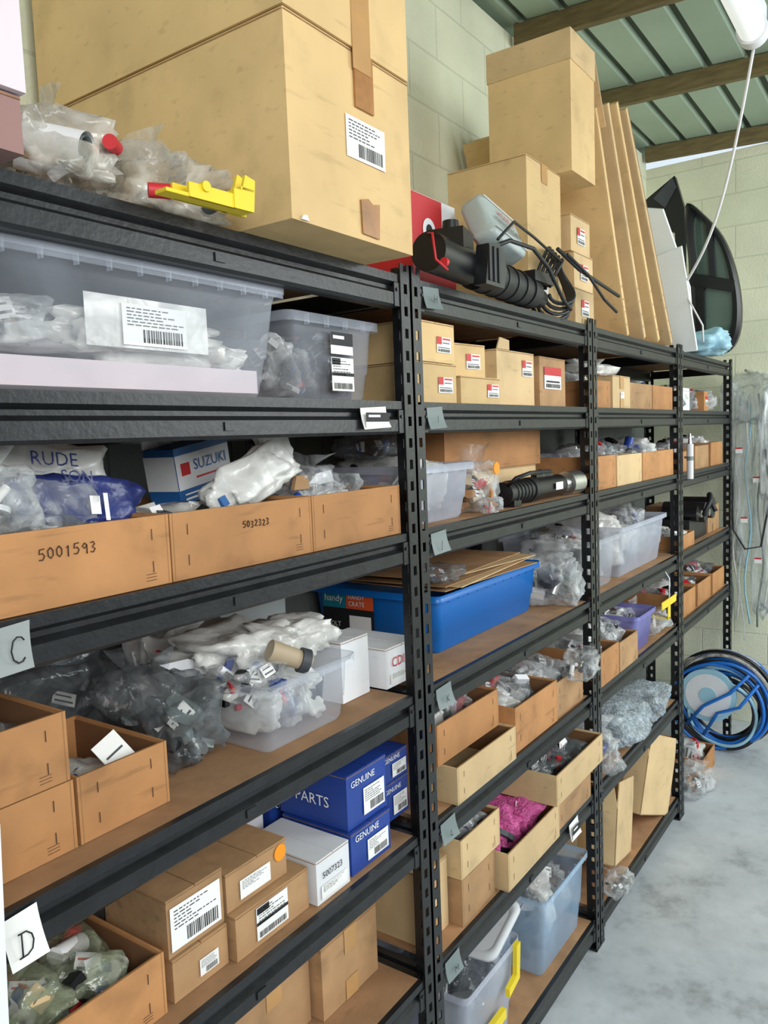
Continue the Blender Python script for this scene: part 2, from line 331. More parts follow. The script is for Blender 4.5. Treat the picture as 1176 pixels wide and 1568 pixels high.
def tray(x0,x1,y0,y1,z0,h,m=CB,rot=0,fill=None,text=None,name='cardboard_parts_tray',tilt=None,n=3,lab=None,bagm=None,cut=0.0):
    b=MB(); z0+=.0008; t=.005
    if rot or tilt: b.M=rotM(x0,x1,y0,y1,rot,tilt,z0)
    z1=z0+h
    b.box(x0+t,x1-t,y0+t,y1-t,z0,z0+t,m)
    b.box(x0,x1,y0,y0+t,z0,z1,m); b.box(x0,x1,y1-t,y1,z0,z1,m)
    b.box(x0,x0+t,y0+t,y1-t,z0,z1-cut,m); b.box(x1-t,x1,y0+t,y1-t,z0,z1-cut,m)
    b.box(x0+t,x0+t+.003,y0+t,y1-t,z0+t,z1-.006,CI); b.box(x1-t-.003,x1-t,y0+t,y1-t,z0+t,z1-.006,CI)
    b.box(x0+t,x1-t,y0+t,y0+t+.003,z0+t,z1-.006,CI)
    b.rect('t',z1,x0,x1,y0+.0015,y0+t-.0015,CEDGE,.0006)
    W=x1-x0
    for xx in (x0+.035,x1-.035):
        if W>.12:
            b.rect('f',y0,xx-.0008,xx+.0008,z0+h*.66,z0+h*.82,INKP); b.rect('f',y0,xx-.0008,xx+.0008,z0+h*.2,z0+h*.36,INKP)
    b.rect('f',y0,x0+.005,x0+.0058,z0,z1,CEDGE,.0008); b.rect('f',y0,x1-.0058,x1-.005,z0,z1,CEDGE,.0008)
    if W>.2:
        for k in range(3): b.rect('f',y0,x1-.05,x1-.03,z0+.010+.005*k,z0+.0108+.005*k,INKP)
    if text: b.hand(text,y0,x0+W*text_pos(text)[0],z0+h*.62,text_pos(text)[1],INKP)
    if fill:
        r=random.Random(fill[0]); H=fill[1]; n=n+1
        for i in range(n):
            cx=x0+(x1-x0)*((i+.5)/n); w=(x1-x0)/n*1.2; d=(y1-y0)*.82; hh=h*.55+H*(.5+.6*r.random())
            cy=(y0+y1)/2-.02*r.random(); cz=z0+.008+hh/2; w=min(w,(x1-x0)*.86); cx=min(max(cx,x0+w/2+.014),x1-w/2-.014)
            b.bits((cx,cy,cz),(w*.9,d*.9,hh),fill[0]*10+i,16)
            mt=bagm or r.choice([BAG,BAG,BAG,BAGD,BAGW])
            b.bag((cx,cy,cz),(w*.9,d*.86,hh),mt,fill[0]+i*3,4,.26)
            if r.random()<.5:   # paper slip standing in the tray
                q=.012+.014*r.random(); Mx=Matrix.Translation((cx,cy-.06,z0+h*.8+.012))@Matrix.Rotation((r.random()-.5)*1.2,4,'Y')@Matrix.Rotation(-.6,4,'X')
                b.box(-q,q,-.0006,.0006,-q*1.3,q*1.3,r.choice([WHITE,LABEL,CT2]),M=Mx); b.box(-q*.7,q*.7,-.0009,-.0007,0,q*.15,DGREY,M=Mx)
    return b.finish(name)
def rr(cx,cy,w,d,r,z,n=4):
    out=[]
    for (sx,sy,a0) in((1,1,0),(-1,1,90),(-1,-1,180),(1,-1,270)):
        for i in range(n+1):
            a=math.radians(a0+90*i/n); out.append((cx+sx*(w/2-r)+r*math.cos(a),cy+sy*(d/2-r)+r*math.sin(a),z))
    return out
def loft(b,loops,mt,cap0=True,cap1=False,smooth=True):
    n=len(loops[0]); vs=[p for l in loops for p in l]
    fs=[(i*n+k,i*n+(k+1)%n,(i+1)*n+(k+1)%n,(i+1)*n+k) for i in range(len(loops)-1) for k in range(n)]
    b.add(vs,fs,mt,smooth)
    if cap0: b.add(loops[0],[tuple(reversed(range(n)))],mt)
    if cap1: b.add(loops[-1],[tuple(range(n))],mt)
def tub(x0,x1,y0,y1,z0,h,mt=TUB,lid=None,fill=None,rot=0,label=None,name='plastic_storage_tub',taper=.9,n=3,ribs=True,fillm=None,handle=False,extra=None):
    b=MB(); z0+=.0008
    if rot: b.M=rotM(x0,x1,y0,y1,rot)
    cx=(x0+x1)/2; cy=(y0+y1)/2; W=x1-x0-.024; D=y1-y0-.024; z1=z0+h; r=.022
    wb=W*taper; db=D*taper
    def S(f): return (wb+(W-wb)*f, db+(D-db)*f)
    L=[]
    L.append(rr(cx,cy,wb-.016,db-.016,r*.6,z0)); L.append(rr(cx,cy,wb,db,r,z0+.01))
    a=S(.35); L.append(rr(cx,cy,*a,r,z0+h*.35)); 
    if ribs: L.append(rr(cx,cy,a[0]+.006,a[1]+.006,r,z0+h*.37))
    a=S(.85); L.append(rr(cx,cy,a[0],a[1],r,z0+h*.85)); L.append(rr(cx,cy,W,D,r,z1-.014)); L.append(rr(cx,cy,W+.012,D+.012,r,z1-.012)); L.append(rr(cx,cy,W+.02,D+.02,r,z1))
    L.append(rr(cx,cy,W+.024,D+.024,r,z1)); L.append(rr(cx,cy,W+.024,D+.024,r,z1-.02))
    loft(b,L,mt)
    k=max(3,int((x1-x0)/.055))
    for i in range(1,k):
        xx=x0+(x1-x0)*i/k; b.box(xx-.0012,xx+.0012,y0+.001,y0+.012,z1-.024,z1-.002,mt)
    if lid:
        loft(b,[rr(cx,cy,W+.026,D+.026,r,z1-.012),rr(cx,cy,W+.028,D+.028,r,z1+.002),rr(cx,cy,W+.006,D+.006,r,z1+.006),rr(cx,cy,W-.03,D-.03,r,z1+.002)],lid,False,True)
    if handle:
        b.box(x0-.01,x0+.004,cy-.045,cy+.045,z1-.05,z1-.035,BLACK); b.box(x0-.01,x0+.002,cy-.05,cy-.038,z1-.05,z1-.01,BLACK); b.box(x0-.01,x0+.002,cy+.038,cy+.05,z1-.05,z1-.01,BLACK)
    if fill:
        rd=random.Random(fill[0]); H=fill[1]; n=n+1
        for i in range(n):
            w=wb/n*1.15; cx2=cx-wb/2+wb*(i+.5)/n; hh=H*(.8+.3*rd.random()); w2=min(w,wb*.9)
            cx2=min(max(cx2,cx-wb/2+w2/2+.006),cx+wb/2-w2/2-.006)
            b.bits((cx2,cy,z0+.012+hh/2),(w2*.9,db*.85,hh),fill[0]*7+i,20)
            b.bag((cx2,cy,z0+.012+hh/2),(w2*.88,db*.84,hh),(fillm or rd.choice([BAG,BAGW,BAG,BAGD])),fill[0]+i,4,.24)
    if label:
        for (a0,a1,b0,b1,st) in label: b.label('f',y0+.004,x0+(x1-x0)*a0,x0+(x1-x0)*a1,z0+h*b0,z0+h*b1,st,3)
    if extra: extra(b)
    return b.finish(name)
def bagobj(c,size,mt=BAG,seed=1,name='plastic_parts_bag',nb=10,rot=0,tilt=None,cols=None,rough=.24,n=4,neck=True):
    b=MB(); cz=c[2]+size[2]/2+.001
    M=Matrix.Translation((c[0],c[1],cz))@Matrix.Rotation(math.radians(rot),4,'Z')
    if tilt: M=M@Matrix.Rotation(math.radians(tilt[1]),4,tilt[0])
    b.M=M
    if nb: b.bits((0,0,-size[2]*.12),(size[0]*.8,size[1]*.8,size[2]*.65),seed,int(nb*1.3),cols)
    b.bag((0,0,0),size,mt,seed,n,rough)
    if neck:
        r=random.Random(seed); N=8; w=min(size[0],size[1])*.42; hh=size[2]*.45; vs=[]
        for j in range(4):
            for i in range(N+1):
                t=i/N-.5; vs.append((t*2*w*(.5+.22*j),math.sin(t*9+seed)*.02*j/3+ (r.random()-.5)*.008,size[2]*.36+hh*j/3+(r.random()-.5)*.01))
        Mx=Matrix.Rotation(r.random()*3,4,'Z')@Matrix.Rotation((r.random()-.5)*.9,4,'X')
        b.add(vs,[(j*(N+1)+i,j*(N+1)+i+1,(j+1)*(N+1)+i+1,(j+1)*(N+1)+i) for j in range(3) for i in range(N)],mt,True,M=Mx)
    return b.finish(name)
def clutter(x0,x1,y0,y1,z,h,seed,dark=False):
    b=MB(); r=random.Random(seed); x=x0; z+=.001
    while x<x1-.03:
        w=min(.06+.12*r.random(),x1-x); hh=h*(.5+.5*r.random()); u=r.random(); d0=y0+.03*r.random()
        if u<.35:
            m=r.choice([CB,CB2,CT2,BBOX,WHITE,DGREY] if not dark else [DGREY,BLACK,CB2,GREYB])
            b.box(x,x+w*.93,d0,y1,z,z+hh,m); b.label('f',d0,x+w*.3,x+w*.8,z+hh*.3,z+hh*.75,r.choice(['red','bar','txt','redtop']),seed); b.box(x-.001,x+w*.94,d0-.001,y1,z+hh*.86,z+hh*.87,CEDGE)
        else:
            c=(x+w/2,(d0+y1)/2,z+hh/2); b.bits(c,(w,y1-d0,hh),seed+int(x*100),12); b.bag(c,(w,y1-d0,hh),r.choice([BAG,BAGD,BAG,BAGW]),seed+x,3,.28)
        x+=w+.004
    return b.finish('assorted_spare_parts')
# ------------------------------------------------------------ room
def simplebox(name,x0,x1,y0,y1,z0,z1,mt):
    b=MB(); b.box(x0,x1,y0,y1,z0,z1,mt); return b.finish(name)
simplebox('floor',-2.5,5.6,-3.2,.75,-.1,0,FLOOR)
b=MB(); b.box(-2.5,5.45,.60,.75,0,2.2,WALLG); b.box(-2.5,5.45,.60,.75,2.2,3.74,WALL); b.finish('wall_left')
simplebox('wall_far',5.45,5.6,-3.2,.75,0,3.66,WALL)
b=MB()
prof=[]; y=.75
while y>-3.2:
    z=3.78+.05*(y-.6)
    prof+= [(y,z),(y-.012,z+.03),(y-.035,z+.03),(y-.047,z)]; y-=.19
vs=[(x,p[0],p[1]) for x in(-2.5,5.6) for p in prof]; n=len(prof)
b.add(vs,[(i,n+i,n+i+1,i+1) for i in range(n-1)],ROOFM)
for i in range(0,n,4):
    p=prof[i]; b.box(-2.5,5.6,p[0]-.036,p[0]-.011,p[1]+.024,p[1]+.0295,SEAM)
b.box(-2.5,5.6,-3.2,.75,3.84,3.86,SEAM)
b.finish('ceiling')
for xx in (.6,1.55,2.5,3.42,4.36,5.38):
    b=MB(); M=Matrix.Rotation(math.atan(.05),4,'X')
    b.M=Matrix.Translation((xx,.58,3.735))@M
    b.box(-.02,.02,-3.6,0,-.05,.04,WOOD); b.finish('roof_rafter',.003)
# ------------------------------------------------------------ racks
LV=[2.32,2.035,1.73,1.34,.99,.62,.12]
XJ=[.377,1.557,2.737,3.917,5.097]
BP=[(.014,.0),(.0,.0),(.0,-.018),(.012,-.026),(.012,-.034),(.0,-.042),(.0,-.068),(.006,-.074),(.034,-.074),(.034,-.012),(.014,-.012)]
def rack(x0,x1,LV):
    b=MB(); TOP=2.345
    for (xa,xb,web) in((x0+.002,x0+.042,x0+.002),(x1-.042,x1-.002,x1-.005)):
        for (yf,ya,yb) in((-.005,-.005,.045),(.505,.458,.508)):
            b.box(xa,xa+.013,yf,yf+.003,0,TOP,STEEL); b.box(xb-.013,xb,yf,yf+.003,0,TOP,STEEL)
            z=.0
            while z<TOP-.03:
                b.box(xa+.013,xb-.013,yf,yf+.003,z,z+.028,STEEL); z+=.05
            b.box(web,web+.003,ya,ya+.018,0,TOP,STEEL); b.box(web,web+.003,yb-.018,yb,0,TOP,STEEL)
            z=.0
            while z<TOP-.03:
                b.box(web,web+.003,ya+.018,yb-.018,z,z+.028,STEEL); z+=.05
            b.box(xa-.004 if web<xa+.01 else xa,xb,yf-.001,yf+.045 if yf<0 else yf+.004,0,.008,STEEL)
        for z in LV:
            b.box(web+(.004 if web<xa+.01 else -.024),web+(.024 if web<xa+.01 else -.004),.03,.46,z-.06,z-.014,STEEL)
    for z in LV:
        b.prism([(p[0],p[1]+z) for p in BP],STEEL,'x',x0+.043,x1-.043)
        b.prism([(.50-p[0],p[1]+z) for p in reversed(BP)],STEEL,'x',x0+.043,x1-.043)
        b.box(x0+.044,x1-.044,.0145,.485,z-.011,z,BOARD)
        for xa in (x0+.043,x1-.063):
            b.box(xa,xa+.02,-.002,.003,z-.072,z-.02,STEEL); b.cyl((xa+.01,-.005,z-.035),(xa+.01,-.001,z-.035),.004,.004,STEEL,10)
        xm=(x0+x1)/2; b.box(xm-.012,xm+.012,-.003,.003,z-.06,z-.045,STEEL)
    return b.finish('shelving_rack',ctr=True)
for i in range(4): rack(XJ[i],XJ[i+1],LV if i<3 else LV[:5])
def tag(x0,x1,z0,z1,mt,letter=None,bar=None,name='shelf_label',skew=0):
    b=MB(); y=-.0035; N=6
    vs=[];
    for j in range(N+1):
        t=j/N; vs+= [(x0+skew*t,y-.010*t*t,z1-(z1-z0)*t),(x1+skew*t,y-.014*t*t,z1-(z1-z0)*t+.004)]
    b.add(vs,[(2*j,2*j+2,2*j+3,2*j+1) for j in range(N)],mt,True)
    if letter in HW: b.hand(letter,y-.012,x0+(x1-x0)*.3,z0+(z1-z0)*.2,.03,INK,.0012)
    elif letter: b.text(letter,'f',y-.012,x0+(x1-x0)*.35,z0+(z1-z0)*.3,(z1-z0)*.5,INK)
    if bar: b.label('f',y-.010,x0+.004,x1-.004,z0+.003,z1-.01,bar,4)
    b.finish(name)
tag(.52,.575,1.66,1.722,GREYB,'C',skew=-.006); tag(.50,.552,1.262,1.332,LABEL,'D',skew=.006)
tag(1.345,1.44,1.972,2.018,LABEL,None,'black')
for z,l in ((2.32,'H'),(2.035,'I'),(1.73,'J'),(1.34,'K'),(.99,'L'),(.62,'M')):
    tag(1.612,1.685,z-.066,z-.014,GREYT,l)
tag(2.45,2.53,.548,.606,LABEL,None,'black')
# ------------------------------------------------------------ TOP level
Z=2.3205
def exb(b):
    b.prism([(1.215,Z+.012),(1.268,Z+.010),(1.272,Z+.075),(1.250,Z+.070),(1.235,Z+.078),(1.212,Z+.072)],TAPED,'y',-.1245,-.1215)
    b.prism([(1.04,Z+.003),(1.06,Z+.003),(1.055,Z+.012),(1.045,Z+.010)],LABEL,'y',-.1240,-.1222)
carton(1.02,1.39,-.12,.56,Z,.335,CT,labels=(('f',.42,.75,.42,.64,'bar'),),tape=False,name='large_cardboard_carton',extra=exb)
def exc(b):
    b.box(1.20,1.255,-.1275,-.1262,Z+.30,Z+.74,TAPE); b.box(1.205,1.262,-.1262,-.1222,Z+.235,Z+.335,TAPED)
carton(1.015,1.385,-.125,.56,Z+.3365,.42,CT,tape=False,name='large_cardboard_carton',extra=exc)
carton(.36,.585,-.06,.06,Z,.07,PINKB,name='cardboard_carton')
carton(.36,.588,-.07,.06,Z+.072,.4,PINKW,tape=False,name='white_carton')
bagobj((.73,.12,Z),(.2,.24,.12),BAGH,3,nb=8,rough=.4,cols=[WHITE,GREYT,CB2])
bagobj((.90,.10,Z),(.2,.24,.11),BAGH,8,nb=9,rough=.4,rot=15,cols=[WHITE,METAL,DGREY,CB2])
bagobj((.84,.38,Z),(.32,.2,.17),BAGH,5,nb=8,rough=.4,cols=[WHITE,GREYT,CB2])
b=MB(); 
b.cyl((.72,.0,Z+.06),(.68,.08,Z+.085),.022,.022,WHITE,24,cap=False); b.cyl((.72,.0,Z+.06),(.68,.08,Z+.085),.016,.016,GREYT,24,cap=False)
b.cyl((.80,-.03,Z+.014),(.83,-.05,Z+.014),.011,.011,RED,16); b.cyl((.76,.0,Z+.080),(.785,.02,Z+.082),.011,.011,RED,16)
b.cyl((.93,-.02,Z+.02),(.96,.0,Z+.03),.013,.01,DGREY,16)
b.finish('pipe_fittings')
b=MB()
b.M=Matrix.Translation((.88,-.075,Z))@Matrix.Rotation(math.radians(-4),4,'Z')
b.box(-.09,.075,-.014,.014,0,.006,YEL); b.box(-.05,.04,-.016,-.010,0,.022,YEL); b.box(-.06,.045,.010,.016,0,.024,YEL)
b.prism([(.035,0),(.075,0),(.08,.05),(.06,.055),(.052,.03),(.035,.03)],YEL,'y',-.018,-.012); b.prism([(.035,0),(.085,0),(.09,.058),(.07,.065),(.06,.035),(.035,.03)],YEL,'y',.012,.018)
b.box(.05,.078,-.018,.018,.03,.036,YEL); b.cyl((-.02,-.02,.02),(-.02,.02,.02),.008,.008,YEL,12)
b.finish('yellow_plastic_bracket',.001)
b=MB()
b.box(1.80,2.03,.14,.34,Z,Z+.28,RED); b.rect('f',.14,1.955,2.03,Z+.2,Z+.28,WHITE); b.box(1.802,2.028,.142,.338,Z+.28,Z+.282,WHITE)
for r_,m_ in ((.033,WHITE),(.017,INK)):
    pts=[(1.885+r_*math.cos(a*math.pi/12),.1375+(-.0006 if m_ is INK else 0),Z+.19+r_*math.sin(a*math.pi/12)) for a in range(24)]; b.add(pts,[tuple(range(24))],m_)
b.rect('f',.14,1.82,1.95,Z+.11,Z+.125,WHITE); b.finish('red_boxed_part',.002)
carton(2.33,2.60,.05,.33,Z,.49,CT,labels=(('f',.3,.55,.1,.22,'bar'),),tape=True)
carton(2.58,2.80,.0,.30,Z+.4925,.45,CT,tape=False,name='tall_cardboard_carton')
b=MB(); b.box(2.576,2.804,-.004,.304,Z+.845,Z+.9435,CT2); b.M=Matrix.Translation((2.806,.0,Z+.94))@Matrix.Rotation(math.radians(-28),4,'Y'); b.box(0,.004,.0,.29,-.24,0,CT2)
b.finish('carton_lid',.002)
for k in range(3):
    carton(2.63+.01*(k%2),2.81+.01*(k%2),.015+.006*k,.2,Z+k*.1235,.122,CT2,labels=(('f',.3,.7,.25,.7,'red'),),tape=False,name='small_parts_carton')
carton(2.61,2.82,.21,.33,Z,.488,CT,tape=False)
b=MB(); b.M=Matrix.Translation((2.08,.04,Z+.205))@Matrix.Rotation(math.radians(10),4,'Y')@Matrix.Rotation(math.radians(-26),4,'X')
b.bag((0,0,0),(.23,.08,.145),POUCH,4,4,.03,p=.35); b.text('MARINE ENGINE','f',-.0415,-.085,-.025,.02,INKP,w=.16); b.text('HONDA','f',-.0415,-.05,.005,.03,RED,w=.11)
b.box(-.1,.1,-.043,-.041,.05,.054,WHITE); b.box(-.1,.1,-.043,-.041,-.054,-.05,WHITE)
b.finish('grey_soft_pouch')
b=MB()
b.cyl((1.60,-.03,Z+.06),(1.80,-.02,Z+.055),.046,.044,BLACK,28); b.cyl((1.80,-.02,Z+.055),(1.84,-.02,Z+.053),.034,.034,DGREY,24)
b.cyl((1.84,-.02,Z+.053),(2.25,.01,Z+.05),.048,.044,RUBBER,28); b.cyl((2.25,.01,Z+.05),(2.33,.015,Z+.045),.034,.028,BLACK,24)
b.box(1.70,1.80,-.05,.04,Z+.085,Z+.135,BLACK,M=rotM(1.7,1.8,-.05,.05,14)); b.cyl((1.76,.0,Z+.1),(1.76,.0,Z+.165),.026,.02,BLACK,20)
b.prism([(1.76,Z+.0),(1.86,Z+.0),(1.88,Z+.05),(1.84,Z+.11),(1.78,Z+.10)],BLACK,'y',-.095,-.06)
for k in range(3): b.box(1.775+.025*k,1.785+.025*k,-.099,-.095,Z+.01,Z+.095,RUBBER)
b.cyl((1.60,-.07,Z+.03),(1.61,-.07,Z+.03),.010,.010,RED,16)
for k in range(5): b.cyl((1.9+.07*k,-.016+.005*k,Z+.052),(1.906+.07*k,-.016+.005*k,Z+.052),.049,.049,BLACK,28)
b.box(2.2,2.34,-.03,.04,Z+.08,Z+.11,BLACK)
def arc(c,r,a0,a1,n,el=1):
    o=[]
    for i in range(n+1):
        a=math.radians(a0+(a1-a0)*i/n); o.append((c[0]+r*math.cos(a),c[1]+.02*math.sin(a*2),c[2]+r*el*math.sin(a)))
    return o
b.tube([(1.84,-.05,Z+.1),(1.95,-.07,Z+.14),(2.1,-.07,Z+.145),(2.25,-.05,Z+.12),(2.36,-.05,Z+.04),(2.45,-.04,Z+.02)],.006,RUBBER)
for k in range(5): b.tube(arc((2.40+.012*k,-.03+.014*k,Z+.10),.07+.014*k,200,-140,26,el=.95),.006,RUBBER)
b.tube([(2.30,-.06,Z+.18),(2.45,-.07,Z+.14),(2.62,-.075,Z+.12),(2.80,-.08,Z+.10)],.006,RUBBER)
b.tube([(2.35,-.07,Z+.17),(2.5,-.08,Z+.13),(2.65,-.08,Z+.07),(2.76,-.085,Z+.04)],.005,RUBBER)
b.tube([(1.84,-.09,Z+.12),(2.0,-.06,Z+.2),(2.2,-.03,Z+.2),(2.36,-.05,Z+.15)],.004,RUBBER)
b.tube([(1.60,-.03,Z+.10),(1.57,-.06,Z+.09),(1.565,-.07,Z+.03),(1.60,-.08,Z+.01)],.003,RED)
b.finish('black_trim_motor_with_cables')
for k,(xb,xt,zt,y0_) in enumerate(((3.20,2.86,3.10,.02),(3.36,2.93,3.13,.0),(3.53,3.0,3.15,-.01),(3.70,3.08,3.15,-.02))):
    b=MB(); L=math.hypot(xb-xt,zt-Z); a=math.atan2(xb-xt,zt-Z)
    b.M=Matrix.Translation((xb,0,Z+.002))@Matrix.Rotation(-a,4,'Y')
    b.box(-.0,.036,y0_,.56,0,L,CT2 if k%2 else CT)
    b.rect('f',y0_,.001,.004,0,L,CEDGE); b.rect('f',y0_,.031,.035,0,L,CEDGE)
    for j in range(4): b.rect('f',y0_,.016,.020,L*(.05+.06*j),L*(.05+.06*j)+.008,CEDGE,.0014)
    b.finish('flat_packed_carton',.002)
b=MB(); b.M=Matrix.Translation((4.03,0,Z+.006))@Matrix.Rotation(math.radians(-24),4,'Y')
b.prism([(-.04,0),(.42,0),(.42,.56),(.22,.72),(.03,.67),(-.05,.3)],FOAM,'x',0,.02); b.prism([(-.06,0),(.25,0),(.22,.44),(-.04,.50)],FOAM,'x',-.03,-.01)
b.finish('white_foam_sheet')
b=MB()
def dshape(k):
    pts=[(.135,.43),(.05,.36),(-.05,.23),(-.115,.06),(-.15,-.14),(-.14,-.31),(-.08,-.40),(.04,-.41),(.10,-.37),(.12,-.2),(.125,.1),(.145,.3)]
    out=[]; n=len(pts)
    for i in range(n):
        p0,p1,p2,p3=[Vector(pts[(i+d)%n]) for d in(-1,0,1,2)]
        for t in (0,.25,.5,.75):
            out.append(.5*((2*p1)+(p2-p0)*t+(2*p0-5*p1+4*p2-p3)*t*t+(3*p1-p0-3*p2+p3)*t**3))
    return [(p.x*k-.01*(1-k),p.y*(1-(1-k)*.55)) for p in out]
b.M=Matrix.Translation((4.75,.03,Z+.44))@Matrix.Rotation(math.radians(-8),4,'Y')@Matrix.Rotation(math.radians(2),4,'X')
o=dshape(1); i1=dshape(.70); i2=dshape(.88); n=len(o)
def lo(a,xa,c,xc,m):
    vs=[(xa,p[0],p[1]) for p in a]+[(xc,p[0],p[1]) for p in c]; b.add(vs,[(i,(i+1)%n,n+(i+1)%n,n+i) for i in range(n)],m,True)
lo(o,.03,o,-.02,BLACK); lo(o,-.02,i2,-.035,BLACK); lo(i2,-.035,i1,-.03,BLACK); lo(i1,-.03,i1,.0,BLACK)
b.add([(0,p[0],p[1]) for p in i1],[tuple(range(n))],GLASS); b.add([(.03,p[0],p[1]) for p in o],[tuple(range(n))],BLACK)
b.prism([(.12,.06),(-.12,-.01),(-.12,-.075),(.12,-.01)],BLACK,'x',-.04,.0); b.prism([(.08,-.02),(.04,-.02),(.03,-.36),(.07,-.36)],BLACK,'x',-.045,-.005); b.prism([(.03,.33),(.0,.30),(-.02,.02),(.01,.02)],RUBBER,'x',-.04,-.01)
b.finish('black_vehicle_trim_panel')
b=MB(); b.prism([(.12,3.12),(.17,3.30),(.30,3.22),(.42,3.14),(.58,3.10),(.58,3.06),(.42,3.06),(.33,3.0),(.24,3.04),(.17,3.0),(.15,2.33),(.12,2.33)],BLACK,'x',4.5,4.54); b.prism([(.16,3.24),(.18,3.29),(.28,3.2),(.22,3.14)],DGREY,'x',4.49,4.5)
b.finish('black_vehicle_pillar_trim',.004)
bagobj((4.45,.0,Z),(.3,.25,.14),BLUEL,9,name='blue_cloth_bundle',nb=0,neck=False)
carton(4.2,4.4,.2,.4,Z,.1,CB)
# ------------------------------------------------------------ LEVEL 2
Z=2.0355
def ex1(b):
    b.rect('f',.055,.735,.98,Z+.075,Z+.155,BAGW,.0); b.label('f',.053,.80,.93,Z+.08,Z+.145,'bar',2)
    b.bag((.88,.12,Z+.095),(.40,.10,.08),BAGW,31,4,.3); b.bag((.64,.15,Z+.11),(.2,.16,.08),BAG,32,4,.3)
    b.bag((1.05,.18,Z+.075),(.16,.22,.06),BAGW,33,4,.3); b.bits((.65,.2,Z+.12),(.22,.2,.08),44,24,[DGREY,BLACK,CB2,GREYT]); b.bits((.95,.3,Z+.1),(.35,.2,.1),45,22,[DGREY,BLACK,GREYT])
    b.box(.47,1.12,.075,.42,Z+.012,Z+.055,PINKW); b.box(.48,1.12,.36,.42,Z+.055,Z+.195,DGREY); b.box(.5,1.0,.2,.36,Z+.055,Z+.13,DGREY)
tub(.43,1.17,.03,.46,Z,.210,TUB,lid=TUB,extra=ex1,name='plastic_storage_tub')
tub(1.19,1.512,.05,.42,Z,.178,TUB,lid=None,fill=(12,.14),label=((.42,.66,.12,.52,'hdr'),(.42,.66,.56,.82,'black')),name='plastic_storage_tub')
bl=(('f',.5,.88,.25,.65,'red'),)
carton(1.612,1.80,.02,.22,Z,.098,CT,labels=bl,tape=False,name='small_parts_carton'); carton(1.612,1.795,.02,.22,Z+.10,.098,CT,labels=bl,tape=False,name='small_parts_carton')
carton(1.815,2.04,.015,.20,Z,.072,CT,labels=(('f',.65,.95,.25,.75,'red'),),tape=False,name='small_parts_carton')
carton(1.83,2.01,.05,.20,Z+.074,.09,CT,labels=(('f',.5,.85,.25,.7,'red'),),tape=False,name='small_parts_carton',rot=-8)
carton(1.81,2.04,.24,.42,Z,.20,CT,tape=False,name='small_parts_carton')
carton(2.055,2.31,.03,.25,Z,.16,CT2,labels=(('f',.65,.93,.55,.85,'red'),),tape=False,name='small_parts_carton')
b=MB(); b.prism([(2.06,Z+.162),(2.14,Z+.162),(2.14,Z+.19),(2.08,Z+.195)],CT2,'y',.03,.034); b.finish('carton_flap')
carton(2.33,2.54,.02,.22,Z,.155,CB2,labels=(('f',.15,.8,.35,.8,'redtop'),),tape=False,name='small_parts_carton')
clutter(2.06,2.68,.28,.46,Z,.19,901,True)
tray(2.79,2.98,.015,.4,Z,.10,CB,fill=(3,.10),n=1); carton(2.99,3.2,.01,.35,Z,.125,CT2,labels=(('f',.4,.6,.3,.5,'txt'),)); tray(3.21,3.52,.015,.4,Z,.105,CB2,fill=(5,.09),n=2)
tray(3.53,3.85,.015,.4,Z,.105,CB,fill=(6,.08),n=2)
bagobj((3.1,.16,Z+.127),(.3,.2,.06),BAGW,61,nb=3)
clutter(3.98,5.0,.03,.3,Z,.15,902)
# ------------------------------------------------------------ LEVEL 3
Z=1.7305
tray(.475,.832,.012,.42,Z,.112,CB,text='5001593',fill=(11,.06),n=2)
tray(.835,1.188,.012,.42,Z,.112,CB,text='5032323',fill=(12,.05),n=2)
tray(1.191,1.505,.012,.42,Z,.112,CB,fill=(13,.07),n=3)
b=MB(); b.M=Matrix.Translation((.715,.14,Z+.11))@Matrix.Rotation(math.radians(-14),4,'X')@Matrix.Rotation(math.radians(6),4,'Y')
b.bag((.02,0,.03),(.24,.09,.10),BBAG,2,4,.24); b.bag((-.03,.005,.085),(.25,.07,.09),BAGW,5,4,.24); b.bag((-.05,-.01,.03),(.19,.09,.11),BAG,6,4,.25)
b.text('RUDE','f',-.046,-.06,.078,.03,BBAG,w=.08); b.text('SON','f',-.05,-.015,.052,.03,BBAG,w=.055); b.rect('f',-.052,.03,.048,.0,.03,LABEL); b.rect('f',-.052,.055,.063,-.01,.035,LABEL)
b.finish('printed_foil_parts_bag')
bagobj((.56,.08,Z+.10),(.15,.12,.11),BAG,14,nb=8,cols=[WHITE,LABEL])
b=MB(); b.M=Matrix.Translation((1.13,.24,Z+.115))@Matrix.Rotation(math.radians(8),4,'Z')@Matrix.Rotation(math.radians(-9),4,'Y')
b.box(-.085,.085,0,.08,0,.115,SUZ); b.rect('f',0,-.085,.085,.030,.115,WHITE); b.rect('f',0,-.085,.085,.100,.115,SUZ,.002); b.rect('l',-.085,0,.08,.030,.100,WHITE); b.rect('f',0,-.07,.03,.008,.012,LABEL); b.rect('f',0,-.07,.0,.018,.021,LABEL)
b.text('SUZUKI','f',-.001,-.035,.064,.02,SUZ,w=.105); b.rect('f',0,-.072,-.045,.058,.083,RED,.002); b.rect('f',0,-.03,.05,.046,.050,RED,.002)
b.box(-.085,-.04,.075,.08,.115,.135,WHITE); b.box(.025,.085,.0,.004,.115,.15,WHITE); b.rect('f',0,.03,.08,.118,.13,SUZ); b.box(.0,.085,.076,.08,.115,.155,WHITE); b.finish('boxed_spare_part',.0012)
b=MB(); b.M=Matrix.Translation((1.13,.11,Z+.155))@Matrix.Rotation(math.radians(-20),4,'Y')@Matrix.Rotation(math.radians(-20),4,'X')
